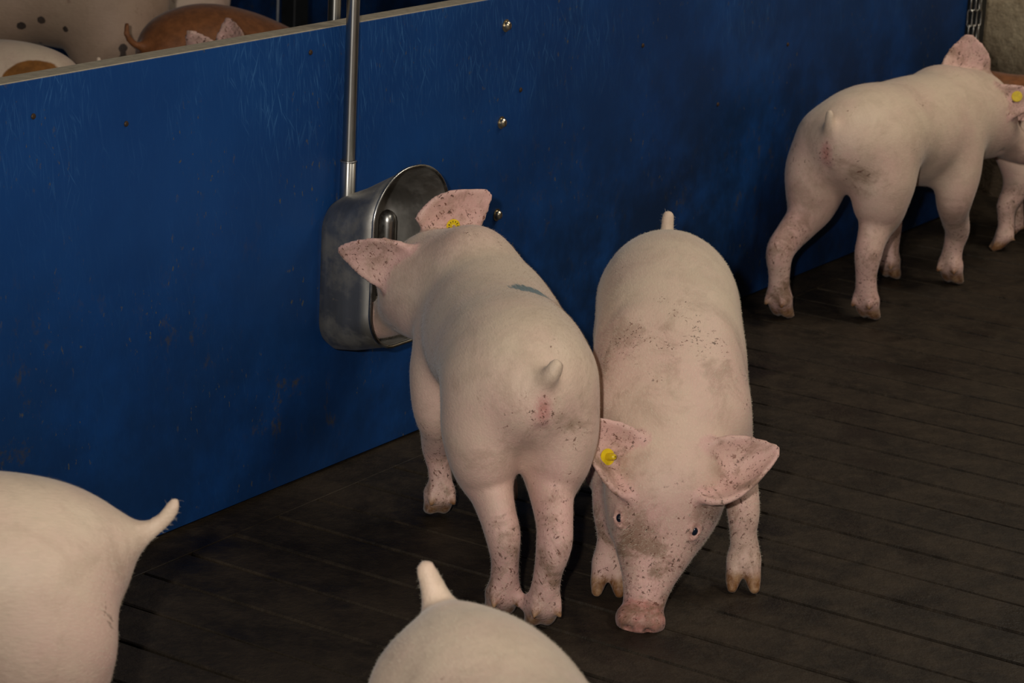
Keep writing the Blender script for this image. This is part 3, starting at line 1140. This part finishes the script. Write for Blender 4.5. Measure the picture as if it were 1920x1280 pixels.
# 2: the pig facing out with its snout to the floor
P2 = dict(
    spine=[(.022, 0, .398, .066, .074), (.07, 0, .398, .108, .108), (.15, 0, .397, .124, .121), (.25, 0, .380, .126, .118), (.35, 0, .340, .131, .119),
           (.43, 0, .300, .128, .113), (.50, 0, .252, .112, .103), (.56, -.003, .208, .096, .094)],
    extra=[dict(st=[(.37, y * 1.0, .400, .034), (.43, y * 1.15, .350, .040), (.47, y * 1.35, .290, .044)], k=.03) for y in (.055, -.055)],
    legs=[hind_leg(.0, .085, 1), hind_leg(.03, -.085, -1), fore_leg(.485, .138, 1, shx=.435, shy=.092, shz=.25), fore_leg(.535, -.088, -1, shx=.435, shy=.090, shz=.25)],
    head=dict(pos=(.592, -.006, .252), dir=(.128, -.035, -.214), side=(.12, 1, -.06), len=.25, tilt=1.15), splay=1.1,
    ears=[dict(base=(.024, -.062, -.022), dl=(-.05, -.80, .66), dw=(1, -.10, .0), L=.112, W=.052, cup=.048, bend=(-.045, 0, .01)),
          dict(base=(.016, .064, -.022), dl=(-.10, .97, .12), dw=(1, .15, .15), L=.110, W=.055, cup=-.048, bend=(-.050, 0, .02))],
    tail=[(.02, 0, .455, .022), (-.026, 0, .468, .014), (-.040, .0, .488, .012), (-.042, .0, .508, .011)],
)
def paint2(V, p):
    sh = np.exp(-((V[:, 0] - .45) / .09) ** 2) * (V[:, 2] > .24)
    p[:, 0] = np.clip(p[:, 0] + .30 * sh, 0, 1)
    p[:, 1] = np.clip(p[:, 1] + .34 * sh + .06 * (V[:, 0] > .56), 0, 1)
pig('pig', 'pale pig facing out of the pen with its snout down on the floor', None, (.272, 4.445, 0), -90.5, P2, SKIN, 1.0, .004, paint2, 26000,
    tags=[dict(ear=0, u=.052, v=-.008, lift=.008, stud=True, flip=1)])

# 3: the pig walking along the partition, further off
P3 = dict(
    spine=[(x, y, z, a, b) for (x, _, z, a, b), y in zip(SPINE, (0, 0, 0, -.001, -.004, -.010, -.018, -.028, -.036))],
    legs=[hind_leg(-.055, .074, 1, hipy=.068), hind_leg(.072, -.070, -1, hipy=.066), fore_leg(.430, .064, 1), fore_leg(.495, -.064, -1, shy=.094)],
    head=dict(pos=(.570, -.040, .462), dir=(.72, -.34, -.45), side=(.45, .90, .18), len=.25),
    ears=[dict(abs=1, base=(.575, -.080, .425), dl=(.52, -.82, .06), dw=(.25, .0, 1.0), L=.120, W=.036, cup=.012, bend=(.01, 0, .01)),
          dict(abs=1, base=(.600, -.004, .462), dl=(-.05, .15, 1.0), dw=(.57, -.80, 0), L=.105, W=.054, cup=-.016, bend=(.01, -.01, 0))],
    tail=[(.02, 0, .425, .020), (-.024, 0, .422, .013), (-.038, .0, .440, .011), (-.040, .0, .466, .009)],
    carve=[dict(st=[(-.048, 0, .388, .005), (-.046, 0, .374, .005)], k=.006), dict(st=[(-.034, 0, .345, .004), (-.020, 0, .30, .006), (-.004, 0, .25, .008)], k=.016)],
)
P3['rosy'] = vent
pig('pig', 'pale pig with muddy hind legs walking along the blue partition, tail towards the bowl', None, (.716, 5.678, 0), 55.2, P3, SKIN, 1.075, .0055, paint1, 16000,
    tags=[dict(ear=0, u=.062, v=.012, lift=-.008, flip=-1)])

# 4 and 5: the rumps close by
P4 = dict(
    spine=SPINE,
    legs=[hind_leg(.0, .075, 1, thick=1.12), hind_leg(.03, -.075, -1, thick=1.12), fore_leg(.44, .075, 1), fore_leg(.46, -.075, -1)],
    head=dict(pos=(.60, .01, .475), dir=(.66, .42, -.55), side=(-.54, .84, 0), len=.25), ears=std_ears(),
    tail=[(.03, 0, .425, .030), (-.035, 0, .422, .018), (-.060, .0, .428, .0125), (-.082, .0, .445, .0105), (-.092, 0, .462, .0095)], tail_k=.035)
pig('pig', 'pale pig standing side on, its straight stub tail held out towards the partition foot', None, (-.500, 2.93, 0), 192, P4, SKIN, 1.02, .006, None, 24000)
P5 = dict(P4)
P5['tail'] = [(.03, 0, .440, .030), (-.026, 0, .448, .021), (-.040, -.008, .475, .0165), (-.044, -.018, .502, .0120)]
pig('pig', 'pale pig with an upright stub tail standing at the heels of the drinking pig', None, (-.055, 2.70, 0), -70, P5, SKIN, .97, .006, None, 24000)

# 6: the pig in the corner
P6 = dict(
    spine=SPINE,
    legs=[hind_leg(.0, .075, 1), hind_leg(.03, -.075, -1), fore_leg(.455, .075, 1, shx=.44), fore_leg(.40, -.075, -1)],
    head=dict(pos=(.570, .03, .455), dir=(.40, .75, -.50), side=(-.88, .47, 0), len=.25), ears=std_ears(.5),
    tail=[(.02, 0, .43, .020), (-.028, 0, .43, .013), (-.042, .0, .450, .011), (-.044, .0, .475, .009)])
def paint_back(V, p):
    p[:, 3] = np.clip((V[:, 2] - .36) / .10, 0, 1)
pig('pig', 'pig with a reddish brown back and pink legs standing before the concrete wall', None, (1.695, 6.54, 0), 180, P6, SKIN_BROWN, .92, .0075, paint_back)

# pigs in the pen behind
def paint_all(V, p):
    p[:, 3] = 1.0
    p[:, 1] *= .3
def spots(V, p):
    p[:, 3] = 0
    rs = np.random.default_rng(4)
    for k in range(60):
        c = V[rs.integers(len(V))]
        r = rs.uniform(.006, .013)
        p[:, 3] = np.maximum(p[:, 3], np.clip(1.3 - np.linalg.norm(V - c, axis=1) / r, 0, 1))
def patch(V, p):
    d = ((V[:, 0] - .06) / .07) ** 2 + ((V[:, 2] - .43) / .045) ** 2
    p[:, 3] = np.clip(1.4 - d, 0, 1)
CURL = [(.02, 0, .43, .020), (-.035, 0, .425, .012), (-.065, .004, .430, .010), (-.085, .010, .455, .009), (-.080, .016, .480, .008)]
PB = dict(P6, tail=CURL, head=dict(pos=(.60, 0, .44), dir=(.80, 0, -.60), side=(0, 1, 0), len=.25))
PBR = dict(P2, tail=CURL, ears=std_ears(.5))
pig('pig', 'reddish brown pig with a curled tail in the pen behind the partition', 'pigs in the pen behind', (-.955, 6.46, 0), 44, PBR, SKIN_BROWN, 1.02, .0075, paint_all)
pig('pig', 'tan pig with small dark spots in the pen behind the partition', 'pigs in the pen behind', (-1.03, 6.83, 0), 176, PB, SKIN_SPOT, 1.25, .0075, spots)
pig('pig', 'white pig with an orange brown patch in the pen behind the partition', 'pigs in the pen behind', (-1.10, 6.0, 0), 172, PB, SKIN_PATCH, 1.0, .0075, patch)
PE = dict(P6, head=dict(pos=(.60, 0, .46), dir=(.85, 0, -.50), side=(0, 1, 0), len=.25),
          ears=[dict(base=(-.005, s * .056, -.018), dl=(-.10, s * .42, .90), dw=(.9, 0, .1), L=.120, W=.042, cup=-.014 * s) for s in (-1, 1)])
pig('pig', 'pig with only its two pink ears showing above the partition edge', 'pigs in the pen behind', (-.13, 5.80, 0), 163, PE, SKIN, 1.05, .0065)
pig('pig', 'pale pig standing farthest back behind the brown pig', 'pigs in the pen behind', (-.96, 7.75, 0), 190, PB, SKIN, .92, .0085)
